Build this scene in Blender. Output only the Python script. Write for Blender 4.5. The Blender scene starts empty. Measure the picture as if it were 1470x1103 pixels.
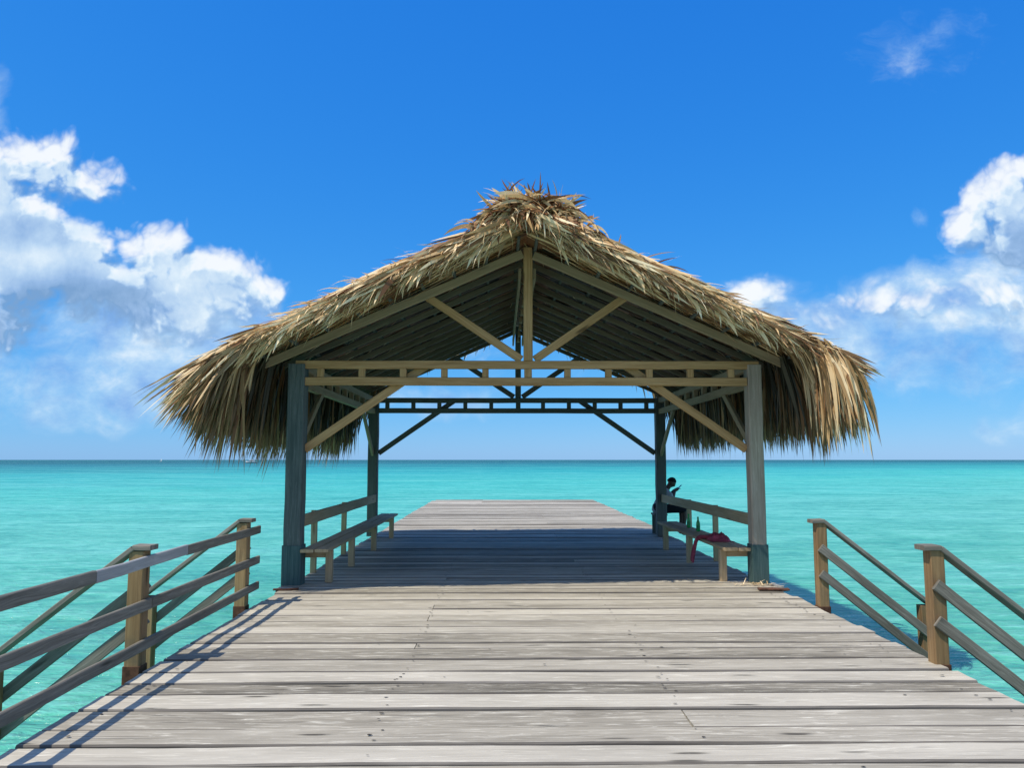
import bpy, bmesh, math, random
from mathutils import Vector, Matrix, noise as mnoise
random.seed(11)
R = math.radians
U = random.uniform
scene = bpy.context.scene
COL = scene.collection

# ------------------------------------------------------------------ helpers
def V(*a): return Vector(a)

def tag(o, label=None, cat=None, group=None, kind=None):
    if label: o['label'] = label
    if cat: o['category'] = cat
    if group: o['group'] = group
    if kind: o['kind'] = kind
    return o

def empty(name, loc, label, cat, group=None):
    o = bpy.data.objects.new(name, None)
    COL.objects.link(o)
    o.location = loc
    o.empty_display_size = .2
    return tag(o, label, cat, group)

class MB:
    """collects shapes, links them as one mesh object"""
    def __init__(s):
        s.v = []; s.f = []; s.uv = []; s.tone = []; s.mi = []; s.sm = []
    def add(s, verts, faces, uvs=None, tone=0.5, mi=0, smooth=False):
        b = len(s.v)
        s.v += [tuple(p) for p in verts]
        for k, f in enumerate(faces):
            s.f.append([b + i for i in f])
            s.uv.append(uvs[k] if uvs else [(0, 0)] * len(f))
            s.tone.append(tone); s.mi.append(mi); s.sm.append(smooth)
    def build(s, name, mats, parent=None):
        me = bpy.data.meshes.new(name)
        off = parent.location if parent is not None and parent.parent is None else V(0, 0, 0)
        if parent is not None and parent.parent is not None:
            off = parent.parent.location
        me.from_pydata([(p[0]-off[0], p[1]-off[1], p[2]-off[2]) for p in s.v], [], s.f)
        ul = me.uv_layers.new(name='UVMap')
        flat = []
        for u in s.uv:
            for a in u: flat += [a[0], a[1]]
        ul.data.foreach_set('uv', flat)
        at = me.attributes.new('tone', 'FLOAT', 'FACE')
        at.data.foreach_set('value', s.tone)
        if not isinstance(mats, (list, tuple)): mats = [mats]
        for m in mats: me.materials.append(m)
        me.polygons.foreach_set('material_index', s.mi)
        me.polygons.foreach_set('use_smooth', s.sm)
        me.update()
        o = bpy.data.objects.new(name, me)
        COL.objects.link(o)
        if parent is not None: o.parent = parent
        return o
    # a sawn board from p0 to p1: w across, h along 'up'
    def board(s, p0, p1, w, h, up=(0, 0, 1), ch=.006, n=None, jit=.002, mi=0):
        p0 = Vector(p0); p1 = Vector(p1)
        d = p1 - p0; L = d.length; d.normalize()
        upv = Vector(up)
        side = d.cross(upv)
        if side.length < 1e-4: side = d.cross(V(1, 0, 0))
        side.normalize(); upv = side.cross(d).normalized()
        if n is None: n = max(1, min(14, int(L / .35)))
        a, b = w / 2, h / 2
        ch = min(ch, a * .45, b * .45)
        sec = [(-a+ch, -b), (a-ch, -b), (a, -b+ch), (a, b-ch), (a-ch, b), (-a+ch, b), (-a, b-ch), (-a, -b+ch)]
        per = [0]
        for i in range(8):
            q0, q1 = sec[i], sec[(i+1) % 8]
            per.append(per[-1] + math.hypot(q1[0]-q0[0], q1[1]-q0[1]))
        u0, v0 = U(0, 50), U(0, 50)
        verts = []; faces = []; uvs = []
        ox = [(U(-jit, jit), U(-jit, jit)) for _ in range(n+1)]
        for k in range(n+1):
            c = p0 + d * (L * k / n)
            for (x, y) in sec:
                verts.append(c + side * (x + ox[k][0]) + upv * (y + ox[k][1]))
        for k in range(n):
            for i in range(8):
                j = (i+1) % 8
                faces.append([k*8+i, k*8+j, (k+1)*8+j, (k+1)*8+i])
                ua, ub = u0 + L*k/n, u0 + L*(k+1)/n
                uvs.append([(ua, v0+per[i]), (ua, v0+per[i+1]), (ub, v0+per[i+1]), (ub, v0+per[i])])
        e0 = [7, 6, 5, 4, 3, 2, 1, 0]; e1 = [n*8+i for i in range(8)]
        faces.append(e0); uvs.append([(u0+sec[i][1]*.2, v0+sec[i][0]) for i in e0])
        faces.append(e1); uvs.append([(u0+sec[i % 8][1]*.2, v0+sec[i % 8][0]) for i in e1])
        # orientation: sec is counter-clockwise seen from +d with side x up = d*-1
        faces = [list(reversed(f)) for f in faces]; uvs = [list(reversed(q)) for q in uvs]
        s.add(verts, faces, uvs, mi=mi)
        return s
    def lathe(s, prof, c, seg=16, mi=0, axis=None):
        verts = []; faces = []
        for (r, z) in prof:
            for k in range(seg):
                a = 2*math.pi*k/seg
                verts.append((c[0]+r*math.cos(a), c[1]+r*math.sin(a), c[2]+z))
        m = len(prof)
        for i in range(m-1):
            for k in range(seg):
                j = (k+1) % seg
                faces.append([i*seg+k, i*seg+j, (i+1)*seg+j, (i+1)*seg+k])
        faces.append(list(range(seg-1, -1, -1)))
        faces.append([(m-1)*seg+k for k in range(seg)])
        s.add(verts, faces, mi=mi, smooth=True)
        return s
    # one palm leaf strip
    def leaf(s, root, d, L, W, droop, tone, segs=4, flat=None, curl=0.):
        d = Vector(d).normalized()
        rv = Vector(flat) if flat is not None else V(U(-1, 1), U(-1, 1), U(-1, 1))
        side = d.cross(rv)
        if side.length < 1e-3: side = d.cross(V(.3, .5, .8))
        side.normalize()
        p = Vector(root); verts = []
        for k in range(segs+1):
            t = k / segs
            w = W * (.55 + .45*min(1, t*5)) * (1 - t) ** .55
            if k == segs: verts.append(p.copy())
            else:
                verts.append(p - side*w*.5); verts.append(p + side*w*.5)
            d = (d + V(0, 0, -droop/segs) + side*(curl/segs)).normalized()
            side = (side - d*side.dot(d)).normalized()
            p = p + d*(L/segs)
        faces = [[2*k, 2*k+1, 2*k+3, 2*k+2] for k in range(segs-1)] + [[2*segs-2, 2*segs-1, 2*segs]]
        uvs = [[(k/segs*L, 0), (k/segs*L, W), ((k+1)/segs*L, W), ((k+1)/segs*L, 0)] for k in range(segs-1)] + [[(0, 0), (0, W), (.1, W/2)]]
        s.add(verts, faces, uvs, tone=tone)

# ------------------------------------------------------------------ node helpers
def newmat(name):
    m = bpy.data.materials.new(name); m.use_nodes = True
    nt = m.node_tree; nt.nodes.clear()
    out = nt.nodes.new('ShaderNodeOutputMaterial')
    return m, nt, out
class NT:
    def __init__(s, nt): s.nt = nt
    def n(s, typ, **kw):
        nd = s.nt.nodes.new(typ)
        for k, v in kw.items(): setattr(nd, k, v)
        return nd
    def link(s, a, b): s.nt.links.new(a, b)
    def _set(s, inp, v):
        if v is None: return
        if isinstance(v, (int, float)): inp.default_value = v
        elif isinstance(v, (tuple, list)): inp.default_value = v
        else: s.link(v, inp)
    def math(s, op, a, b=None, c=None, clamp=False):
        nd = s.n('ShaderNodeMath', operation=op, use_clamp=clamp)
        s._set(nd.inputs[0], a); s._set(nd.inputs[1], b); s._set(nd.inputs[2], c)
        return nd.outputs[0]
    def vmath(s, op, a, b=None, scale=None):
        nd = s.n('ShaderNodeVectorMath', operation=op)
        s._set(nd.inputs[0], a); s._set(nd.inputs[1], b)
        if scale is not None: s._set(nd.inputs['Scale'], scale)
        return nd.outputs['Value'] if op in ('LENGTH', 'DOT_PRODUCT', 'DISTANCE') else nd.outputs[0]
    def noise(s, vec, scale, detail=4, rough=.55, dist=0., dim='3D', w=None):
        nd = s.n('ShaderNodeTexNoise', noise_dimensions=dim)
        s._set(nd.inputs['Vector'], vec)
        nd.inputs['Scale'].default_value = scale; nd.inputs['Detail'].default_value = detail
        nd.inputs['Roughness'].default_value = rough; nd.inputs['Distortion'].default_value = dist
        if w is not None: s._set(nd.inputs['W'], w)
        return nd.outputs[0]
    def ramp(s, fac, stops, interp='LINEAR'):
        nd = s.n('ShaderNodeValToRGB'); cr = nd.color_ramp; cr.interpolation = interp
        while len(cr.elements) > 1: cr.elements.remove(cr.elements[-1])
        cr.elements[0].position = stops[0][0]; c = stops[0][1]
        cr.elements[0].color = (*c, 1) if len(c) == 3 else c
        for p, c in stops[1:]:
            e = cr.elements.new(p); e.color = (*c, 1) if len(c) == 3 else c
        s._set(nd.inputs[0], fac)
        return nd.outputs[0]
    def mix(s, fac, a, b, mode='MIX'):
        nd = s.n('ShaderNodeMix', data_type='RGBA', blend_type=mode)
        s._set(nd.inputs[0], fac)
        for i, v in ((6, a), (7, b)):
            if isinstance(v, (tuple, list)) and len(v) == 3: v = (*v, 1)
            s._set(nd.inputs[i], v)
        return nd.outputs[2]
    def maprange(s, v, a, b, c, d, smooth=False):
        nd = s.n('ShaderNodeMapRange', interpolation_type='SMOOTHSTEP' if smooth else 'LINEAR')
        s._set(nd.inputs[0], v)
        for i, x in enumerate((a, b, c, d)): nd.inputs[i+1].default_value = x
        return nd.outputs[0]

def wood(name, dark, mid, light, bleach=0., knots=.5, rough=.8, var=.5, stain=None, grain=1.):
    m, nt, out = newmat(name); t = NT(nt)
    uv = t.n('ShaderNodeUVMap', uv_map='UVMap').outputs[0]
    geo = t.n('ShaderNodeNewGeometry')
    rnd = geo.outputs['Random Per Island']
    off = t.n('ShaderNodeCombineXYZ'); t.link(t.math('MULTIPLY', rnd, 37.), off.inputs[2])
    base = t.vmath('ADD', uv, off.outputs[0])
    warp = t.noise(t.vmath('MULTIPLY', base, (1.2, 6., 1.)), 1., 3, .5)
    wv = t.n('ShaderNodeCombineXYZ'); t.link(t.math('MULTIPLY', t.math('SUBTRACT', warp, .5), .09), wv.inputs[1])
    b2 = t.vmath('ADD', base, wv.outputs[0])
    g1 = t.noise(t.vmath('MULTIPLY', b2, (1.5*grain, 42.*grain, 1.)), 1., 7, .65)
    g2 = t.noise(t.vmath('MULTIPLY', b2, (4., 190., 1.)), 1., 4, .65)
    big = t.noise(t.vmath('MULTIPLY', base, (.9, 5., 1.)), 1., 3, .5)
    f = t.math('ADD', t.math('MULTIPLY', g1, .48), t.math('ADD', t.math('MULTIPLY', g2, .40), t.math('MULTIPLY', big, .32)))
    f = t.math('ADD', f, t.math('MULTIPLY', t.math('SUBTRACT', rnd, .5), var*.35))
    c = t.ramp(f, [(.36, dark), (.56, mid), (.78, light)])
    # knots
    kn = t.n('ShaderNodeTexVoronoi', feature='F1'); t.link(t.vmath('MULTIPLY', b2, (1.1, 6.5, 1.)), kn.inputs['Vector'])
    kn.inputs['Scale'].default_value = 1.
    kf = t.maprange(kn.outputs['Distance'], .05, .16, knots, 0., True)
    c = t.mix(kf, c, tuple(x*.35 for x in dark))
    if bleach > 0:
        bl = t.noise(t.vmath('MULTIPLY', b2, (3.6, 38., 1.)), 1., 7, .7, .6)
        bf = t.maprange(bl, .54, .74, 0., bleach)
        c = t.mix(bf, c, tuple(min(.82, x*1.5+.08) for x in light))
        st = t.noise(t.vmath('MULTIPLY', base, (.55, 1.6, 1.)), 1., 4, .6)
        sf = t.maprange(t.math('ADD', st, t.math('MULTIPLY', t.math('SUBTRACT', g2, .5), .5)), .52, .74, 0., .6)
        c = t.mix(t.math('MULTIPLY', sf, .75), c, tuple(.6*a_+.4*b_ for a_, b_ in zip(dark, mid)))
    if stain:
        sn = t.noise(base, 3., 4, .6)
        c = t.mix(t.maprange(sn, .5, .7, 0, .6), c, stain)
    p = t.n('ShaderNodeBsdfPrincipled')
    t.link(c, p.inputs['Base Color']); p.inputs['Roughness'].default_value = rough
    p.inputs['Specular IOR Level'].default_value = .25
    bmp = t.n('ShaderNodeBump'); bmp.inputs['Strength'].default_value = .55; bmp.inputs['Distance'].default_value = .006
    t.link(f, bmp.inputs['Height']); t.link(bmp.outputs[0], p.inputs['Normal'])
    t.link(p.outputs[0], out.inputs[0])
    return m

def plain(name, col, rough=.6, var=.25, scale=8., spec=.3, metal=0., trans=0.):
    m, nt, out = newmat(name); t = NT(nt)
    tc = t.n('ShaderNodeTexCoord').outputs['Object']
    f = t.noise(tc, scale, 5, .6)
    c = t.ramp(f, [(.3, tuple(x*(1-var) for x in col)), (.7, tuple(min(1, x*(1+var)) for x in col))])
    p = t.n('ShaderNodeBsdfPrincipled')
    t.link(c, p.inputs['Base Color']); p.inputs['Roughness'].default_value = rough
    p.inputs['Specular IOR Level'].default_value = spec; p.inputs['Metallic'].default_value = metal
    p.inputs['Transmission Weight'].default_value = trans
    t.link(p.outputs[0], out.inputs[0])
    return m

M = {}
M['deck'] = wood('weathered_deck_wood', (.125, .112, .087), (.32, .292, .234), (.505, .47, .39), bleach=.95, knots=.9, var=.9, rough=.75)
M['deck_edge'] = wood('dark_plank_edges', (.05, .045, .04), (.11, .10, .088), (.2, .185, .165), knots=.2)  # plank sides and chamfers, darker than the tops
M['deck_under'] = wood('deck_framing_wood', (.06, .05, .04), (.12, .10, .08), (.2, .17, .13))
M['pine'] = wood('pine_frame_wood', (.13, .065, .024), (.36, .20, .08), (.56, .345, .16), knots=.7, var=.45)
M['greenpine'] = wood('treated_rafter_wood', (.14, .095, .05), (.27, .195, .11), (.40, .30, .18), knots=.5)
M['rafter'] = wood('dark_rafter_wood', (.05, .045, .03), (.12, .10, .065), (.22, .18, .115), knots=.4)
M['darkpine'] = wood('dark_far_frame_wood', (.05, .055, .05), (.095, .10, .09), (.15, .15, .13), knots=.5)  # darker copy of the pine, shade of the far truss painted in
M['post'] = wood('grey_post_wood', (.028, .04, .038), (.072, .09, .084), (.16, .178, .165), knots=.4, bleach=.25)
M['postlight'] = wood('pale_post_wood', (.17, .125, .09), (.31, .245, .185), (.46, .38, .30), knots=.4, bleach=.3)  # right front post, paler and warmer than the left one
M['sleeve'] = wood('teal_painted_post_foot', (.02, .042, .042), (.04, .08, .08), (.10, .15, .145), knots=.1)
M['rail'] = wood('grey_rail_wood', (.055, .05, .04), (.135, .123, .10), (.275, .255, .215), knots=.8, bleach=.35)
M['railpale'] = wood('pale_rail_wood', (.18, .18, .18), (.30, .30, .30), (.44, .44, .43), knots=.4, bleach=.3)
M['railpost'] = wood('brown_railing_post_wood', (.07, .042, .02), (.22, .135, .062), (.40, .27, .135), knots=.8, bleach=.15, stain=(.10, .085, .065))
M['bench'] = wood('bench_wood', (.21, .135, .07), (.39, .28, .155), (.54, .41, .26), knots=.6, bleach=.2)
M['rust'] = plain('rusty_brown', (.095, .042, .024), .85, .6, 14.)
M['nail'] = plain('dark_nail_holes', (.018, .015, .013), .8, .3)

def leafmat(name, stops, translucent=.18):
    m, nt, out = newmat(name); t = NT(nt)
    at = t.n('ShaderNodeAttribute', attribute_name='tone').outputs['Fac']
    rnd = t.n('ShaderNodeNewGeometry').outputs['Random Per Island']
    uv = t.n('ShaderNodeUVMap', uv_map='UVMap').outputs[0]
    st = t.noise(t.vmath('ADD', t.vmath('MULTIPLY', uv, (3., 260., 1.)), t.vmath('SCALE', (7., 3., 11.), None, rnd)), 1., 3, .6)
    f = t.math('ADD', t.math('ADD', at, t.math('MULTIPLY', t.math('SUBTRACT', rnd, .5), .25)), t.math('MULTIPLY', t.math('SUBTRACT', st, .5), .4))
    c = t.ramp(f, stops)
    d = t.n('ShaderNodeBsdfPrincipled'); t.link(c, d.inputs['Base Color']); d.inputs['Roughness'].default_value = .55
    d.inputs['Specular IOR Level'].default_value = .3
    tr = t.n('ShaderNodeBsdfTranslucent'); t.link(c, tr.inputs[0])
    mx = t.n('ShaderNodeMixShader'); mx.inputs[0].default_value = translucent
    t.link(d.outputs[0], mx.inputs[1]); t.link(tr.outputs[0], mx.inputs[2]); t.link(mx.outputs[0], out.inputs[0])
    return m
M['thatch'] = leafmat('dry_palm_thatch', [(0., (.06, .032, .015)), (.2, (.26, .115, .05)), (.38, (.27, .158, .075)), (.55, (.53, .33, .15)), (.75, (.85, .595, .315)), (1., (.98, .81, .54))])
M['under'] = leafmat('shaded_palm_underlayer', [(0., (.008, .006, .004)), (.5, (.022, .017, .009)), (1., (.05, .038, .02))], .0)  # near-black tones paint the shade in the roof gaps
M['under2'] = leafmat('shade_toned_palm_leaves', [(0., (.018, .015, .009)), (.5, (.05, .043, .024)), (1., (.11, .09, .05))], .03)  # dark tones stand in for shade inside the eaves
M['fringe'] = leafmat('hanging_palm_fringe', [(0., (.08, .048, .02)), (.2, (.27, .13, .055)), (.4, (.17, .113, .053)), (.6, (.34, .21, .09)), (.8, (.74, .505, .255)), (1., (.97, .79, .52))], .15)

# ------------------------------------------------------------------ camera, sun, sky
cam_d = bpy.data.cameras.new('camera'); cam = bpy.data.objects.new('camera', cam_d); COL.objects.link(cam)
cam.location = (0, 0, 1.6)
cam.rotation_euler = (R(90 + 5.639), 0, R(-.775))
cam_d.sensor_width = 36; cam_d.lens = 36 * 1104 / 1470
cam_d.clip_end = 100000; cam_d.clip_start = .05
scene.camera = cam

SX, SY = .50, .33                       # shadow shift per metre of height
el = math.atan(1 / math.hypot(SX, SY))
sun_d = bpy.data.lights.new('sun', 'SUN'); sun = bpy.data.objects.new('sun', sun_d); COL.objects.link(sun)
sun_d.energy = 4.7; sun_d.angle = R(.5); sun_d.color = (1., .91, .76)
sun.rotation_euler = V(SX, SY, -1).to_track_quat('-Z', 'Y').to_euler()
sun.location = (-8, -5, 16)

w = bpy.data.worlds.new('World'); scene.world = w; w.use_nodes = True
nt = w.node_tree; nt.nodes.clear(); t = NT(nt)
wout = t.n('ShaderNodeOutputWorld'); bg = t.n('ShaderNodeBackground'); t.link(bg.outputs[0], wout.inputs[0])
bg.inputs[1].default_value = .1
sky = t.n('ShaderNodeTexSky', sky_type='NISHITA', sun_disc=False)
sky.sun_elevation = el
sky.sun_rotation = math.atan2(-SX, -SY)
sky.altitude = 0; sky.air_density = 1.0; sky.dust_density = .15; sky.ozone_density = 2.2

def cloud_group(name, lst, wisp):
    """node group: (u,v) direction coordinates -> cloud amount"""
    g = bpy.data.node_groups.new(name, 'ShaderNodeTree')
    g.interface.new_socket('P', in_out='INPUT', socket_type='NodeSocketVector')
    g.interface.new_socket('Amount', in_out='OUTPUT', socket_type='NodeSocketFloat')
    k = NT(g)
    gi = k.n('NodeGroupInput'); go = k.n('NodeGroupOutput'); P = gi.outputs[0]
    wn = k.n('ShaderNodeTexNoise', noise_dimensions='2D'); k.link(P, wn.inputs['Vector']); wn.inputs['Scale'].default_value = 8.; wn.inputs['Detail'].default_value = 3
    Q = k.vmath('ADD', P, k.vmath('SCALE', k.vmath('SUBTRACT', wn.outputs['Color'], (.5, .5, .5)), None, .05 if not wisp else .09))
    cur = None
    for (u, v, ru, rv, wt) in lst:
        d = k.vmath('SUBTRACT', Q, (u, v, 0)); d = k.vmath('MULTIPLY', d, (1/ru, 1/rv, 0))
        b = k.math('MULTIPLY_ADD', k.vmath('DOT_PRODUCT', d, d), -wt, wt)
        cur = b if cur is None else k.math('SMOOTH_MAX', cur, b, .12)
    cur = k.math('MAXIMUM', cur, -1.)
    if wisp:
        st = k.noise(k.vmath('MULTIPLY', Q, (1., 1.5, 1.)), 8., 7, .62, dim='2D')
        k.link(k.maprange(k.math('ADD', cur, k.math('MULTIPLY', k.math('SUBTRACT', st, .5), 2.2)), -.15, 1.3, 0., 1., True), go.inputs[0])
    else:
        nz = k.noise(Q, 15., 7, .6, dim='2D')
        vo = k.n('ShaderNodeTexVoronoi', feature='F1', voronoi_dimensions='2D'); k.link(Q, vo.inputs['Vector']); vo.inputs['Scale'].default_value = 30.
        vo.inputs['Detail'].default_value = 2.; vo.inputs['Roughness'].default_value = .55
        puff = k.math('SUBTRACT', .42, vo.outputs['Distance'])
        r_ = k.math('ADD', k.math('MULTIPLY', k.math('SUBTRACT', nz, .5), 1.5), k.math('MULTIPLY', puff, .7))
        k.link(k.maprange(k.math('ADD', cur, r_), -.15, 1.0, 0., 1., True), go.inputs[0])
    return g
# centre u, v, half sizes, weight  (u = x/y, v = z/y of the direction)
CL_DENSE = [(-.64, .395, .11, .055, 1.5), (-.565, .375, .075, .04, 1.3), (-.67, .30, .14, .09, 1.8), (-.60, .265, .13, .075, 1.8), (-.70, .21, .12, .09, 1.5),
            (-.535, .225, .10, .055, 1.6), (-.455, .268, .07, .055, 1.5), (-.385, .235, .09, .055, 1.6), (-.325, .222, .05, .038, 1.3), (-.43, .205, .12, .065, 1.5),
            (.67, .355, .06, .055, 1.5), (.715, .375, .06, .035, 1.3), (.635, .318, .04, .045, 1.2), (.71, .30, .085, .065, 1.4),
            (.335, .212, .06, .042, 1.4), (.44, .188, .08, .025, .6), (.53, .215, .09, .03, .75), (.60, .19, .12, .025, .6), (.69, .215, .10, .04, .95)]
CL_THIN = [(-.52, .13, .13, .10, 1.15), (-.43, .15, .15, .12, 1.35), (-.35, .15, .10, .11, 1.1), (-.47, .09, .12, .04, .9), (-.68, .12, .12, .08, .8),
           (.58, .20, .16, .075, 1.25), (.70, .20, .15, .12, 1.3), (.44, .18, .15, .055, 1.1), (.64, .13, .20, .05, .75), (.36, .20, .09, .05, 1.0),
           (.60, .565, .075, .035, .16), (.66, .56, .03, .02, .12), (-.06, .075, .10, .02, .6), (.06, .16, .2, .05, .35), (.70, .05, .06, .02, .4),
           (-.70, .48, .03, .05, .55), (.565, .33, .02, .015, .4)]
tc = t.n('ShaderNodeTexCoord').outputs['Generated']
sep = t.n('ShaderNodeSeparateXYZ'); t.link(tc, sep.inputs[0])
yy = t.math('MAXIMUM', sep.outputs[1], .08)
P = t.n('ShaderNodeCombineXYZ')
t.link(t.math('DIVIDE', sep.outputs[0], yy), P.inputs[0]); t.link(t.math('DIVIDE', sep.outputs[2], yy), P.inputs[1])
g1_ = cloud_group('cumulus_field', CL_DENSE, False); g2_ = cloud_group('thin_cloud_field', CL_THIN, True)
def grp(g, vec):
    n_ = t.n('ShaderNodeGroup'); n_.node_tree = g; t.link(vec, n_.inputs[0]); return n_.outputs[0]
dens = grp(g1_, P.outputs[0]); dens2 = grp(g1_, t.vmath('ADD', P.outputs[0], (-.012, .022, 0))); thin = grp(g2_, P.outputs[0])
fa = t.math('MULTIPLY', t.maprange(sep.outputs[1], .1, .25, 0., 1.), t.maprange(sep.outputs[2], 0., .03, 0., 1.))
# grade of the clear sky: deep tropical blue overhead, pale blue at the horizon
ss = t.n('ShaderNodeSeparateColor'); t.link(sky.outputs[0], ss.inputs[0])
sc_ = t.n('ShaderNodeCombineColor')
for q_, (a_, e_) in enumerate(((.445, 1.36), (.70, .69), (1.06, .31))):
    t.link(t.math('MULTIPLY', t.math('POWER', t.math('MULTIPLY', ss.outputs[q_], .1), e_), a_*10.), sc_.inputs[q_])
skyc = sc_.outputs[0]
# added cloud out of view, behind and overhead, to whiten the shade fill
bn = t.noise(tc, 2.6, 6, .6)
bfac = t.math('MULTIPLY', t.maprange(bn, .47, .60, 0., .9, True), t.math('MULTIPLY', t.maprange(sep.outputs[1], .30, .60, 1., 0., True), t.maprange(sep.outputs[2], .02, .15, 0., 1., True)))
skyc = t.mix(bfac, skyc, (7.4, 7.9, 8.6))
lit = t.maprange(t.math('SUBTRACT', dens, dens2), -.65, .50, 0., 1., True)
dn = t.noise(P.outputs[0], 24., 6, .6, dim='2D')
lit = t.math('ADD', t.math('ADD', lit, .02), t.math('MULTIPLY', t.math('SUBTRACT', dn, .5), .6))
for (u_, v_, a_, b_, w_) in ((-.555, .20, .15, .06, .55), (-.66, .17, .10, .06, .3), (.71, .285, .09, .05, .45), (.56, .165, .2, .03, .3), (-.62, .30, .12, .03, .25)):
    gb = t.vmath('LENGTH', t.vmath('MULTIPLY', t.vmath('SUBTRACT', P.outputs[0], (u_, v_, 0)), (1/a_, 1/b_, 0)))
    lit = t.math('SUBTRACT', lit, t.maprange(gb, .3, 1.15, w_, 0., True))
ccol = t.ramp(lit, [(0., (2.1, 3.7, 6.2)), (.25, (3.3, 5.1, 7.9)), (.5, (5.2, 7.0, 9.1)), (.72, (7.6, 8.9, 9.9)), (1., (9.7, 10.0, 10.2))])
thn = t.noise(t.vmath('MULTIPLY', P.outputs[0], (1., 1.6, 1.)), 11., 5, .6, dim='2D')
tcol = t.ramp(thn, [(.3, (2.6, 4.6, 8.4)), (.55, (4.8, 7.0, 9.4)), (.72, (8.0, 9.2, 10.0))])
s1 = t.mix(t.math('MULTIPLY', t.math('MULTIPLY', thin, fa), .84), skyc, tcol)
s2 = t.mix(t.math('MULTIPLY', t.math('MULTIPLY', dens, fa), .93), s1, ccol)
t.link(s2, bg.inputs[0])

scene.view_settings.view_transform = 'Standard'; scene.view_settings.look = 'None'
scene.view_settings.gamma = 1; scene.view_settings.use_curve_mapping = False
scene.view_settings.exposure = 0.
scene.cycles.max_bounces = 8; scene.cycles.diffuse_bounces = 4
scene.cycles.use_denoising = True; scene.cycles.use_adaptive_sampling = False
scene.cycles.denoiser = 'OPENIMAGEDENOISE'; scene.cycles.denoising_input_passes = 'RGB_ALBEDO_NORMAL'; scene.cycles.denoising_prefilter = 'NONE'

# ------------------------------------------------------------------ sea
WZ = -1.0
def sea_material():
    m, nt, out = newmat('turquoise_sea'); t = NT(nt)
    pos = t.n('ShaderNodeNewGeometry').outputs['Position']
    sp = t.n('ShaderNodeSeparateXYZ'); t.link(pos, sp.inputs[0])
    y = t.math('MAXIMUM', sp.outputs[1], 3.); x = sp.outputs[0]
    ly = t.math('LOGARITHM', y, 10.)
    # sand bars and weed beds, long patches parallel to the shore
    pn = t.noise(t.vmath('MULTIPLY', pos, (.004, .022, 0.)), 1., 5, .6)
    pn2 = t.noise(t.vmath('MULTIPLY', pos, (.03, .16, 0.)), 1., 5, .6)
    side = t.maprange(t.math('DIVIDE', x, y), -.7, .7, 1., -.5)
    ly2 = t.math('ADD', ly, t.math('ADD', t.math('MULTIPLY', t.math('SUBTRACT', pn, .5), .75), t.math('MULTIPLY', side, .22)))
    c = t.ramp(t.math('DIVIDE', ly2, 4.5), [(.13, (.092, .42, .278)), (.26, (.098, .45, .34)), (.36, (.118, .50, .415)), (.44, (.07, .50, .435)), (.505, (.022, .36, .38)),
                                         (.56, (.008, .20, .26)), (.61, (.005, .11, .20)), (.66, (.003, .04, .12)), (1., (.002, .03, .09))])
    pn3 = t.noise(t.vmath('MULTIPLY', pos, (.05, .30, 0.)), 1., 4, .6)
    c = t.mix(t.maprange(pn2, .50, .72, 0., .45), c, (.20, .62, .57))
    c = t.mix(t.maprange(pn2, .48, .28, 0., .35), c, (.03, .36, .33))
    c = t.mix(t.maprange(pn3, .52, .74, 0., .35), c, (.22, .64, .59))
    c = t.mix(t.maprange(pn3, .47, .28, 0., .28), c, (.03, .32, .30))
    # waves
    wv = t.vmath('MULTIPLY', pos, (.42, 1., 1.))
    n1 = t.noise(wv, 1.5, 4, .6, .7)
    n2 = t.noise(wv, 6., 4, .62, .5)
    n3 = t.noise(t.vmath('MULTIPLY', pos, (.13, .40, 1.)), 1., 3, .5, .4)
    hgt = t.math('ADD', t.math('ADD', t.math('MULTIPLY', n1, .55), t.math('MULTIPLY', n2, .2)), t.math('MULTIPLY', n3, .6))
    # wave light and shade put into the colour: pale crests, dark troughs
    cr = t.math('ADD', t.math('MULTIPLY', n1, .45), t.math('ADD', t.math('MULTIPLY', n2, .45), t.math('MULTIPLY', n3, .25)))
    c = t.mix(t.maprange(cr, .59, .48, 0., .58), c, (.018, .25, .23))
    c = t.mix(t.maprange(cr, .60, .72, 0., .55), c, (.25, .68, .60))
    bmp = t.n('ShaderNodeBump'); bmp.inputs['Distance'].default_value = .55
    st = t.math('DIVIDE', .9, t.math('ADD', 1., t.math('DIVIDE', y, 90.)))
    t.link(st, bmp.inputs['Strength']); t.link(hgt, bmp.inputs['Height'])
    d = t.n('ShaderNodeBsdfDiffuse'); t.link(c, d.inputs[0]); t.link(bmp.outputs[0], d.inputs['Normal'])
    gl = t.n('ShaderNodeBsdfGlossy'); gl.inputs['Roughness'].default_value = .12; t.link(bmp.outputs[0], gl.inputs['Normal'])
    fr = t.n('ShaderNodeFresnel'); fr.inputs[0].default_value = 1.33; t.link(bmp.outputs[0], fr.inputs['Normal'])
    mx = t.n('ShaderNodeMixShader'); t.link(t.math('MINIMUM', t.math('MULTIPLY', fr.outputs[0], .75), t.maprange(ly, 1.15, 2.7, .36, .08)), mx.inputs[0])
    t.link(d.outputs[0], mx.inputs[1]); t.link(gl.outputs[0], mx.inputs[2]); t.link(mx.outputs[0], out.inputs[0])
    return m
M['sea'] = sea_material()
mb = MB()
S = 45000.
mb.add([(-S, -400, WZ), (S, -400, WZ), (S, S, WZ), (-S, S, WZ)], [[0, 1, 2, 3]])
sea = mb.build('sea', M['sea']); tag(sea, 'calm turquoise sea reaching to the horizon', kind='structure')

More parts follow.
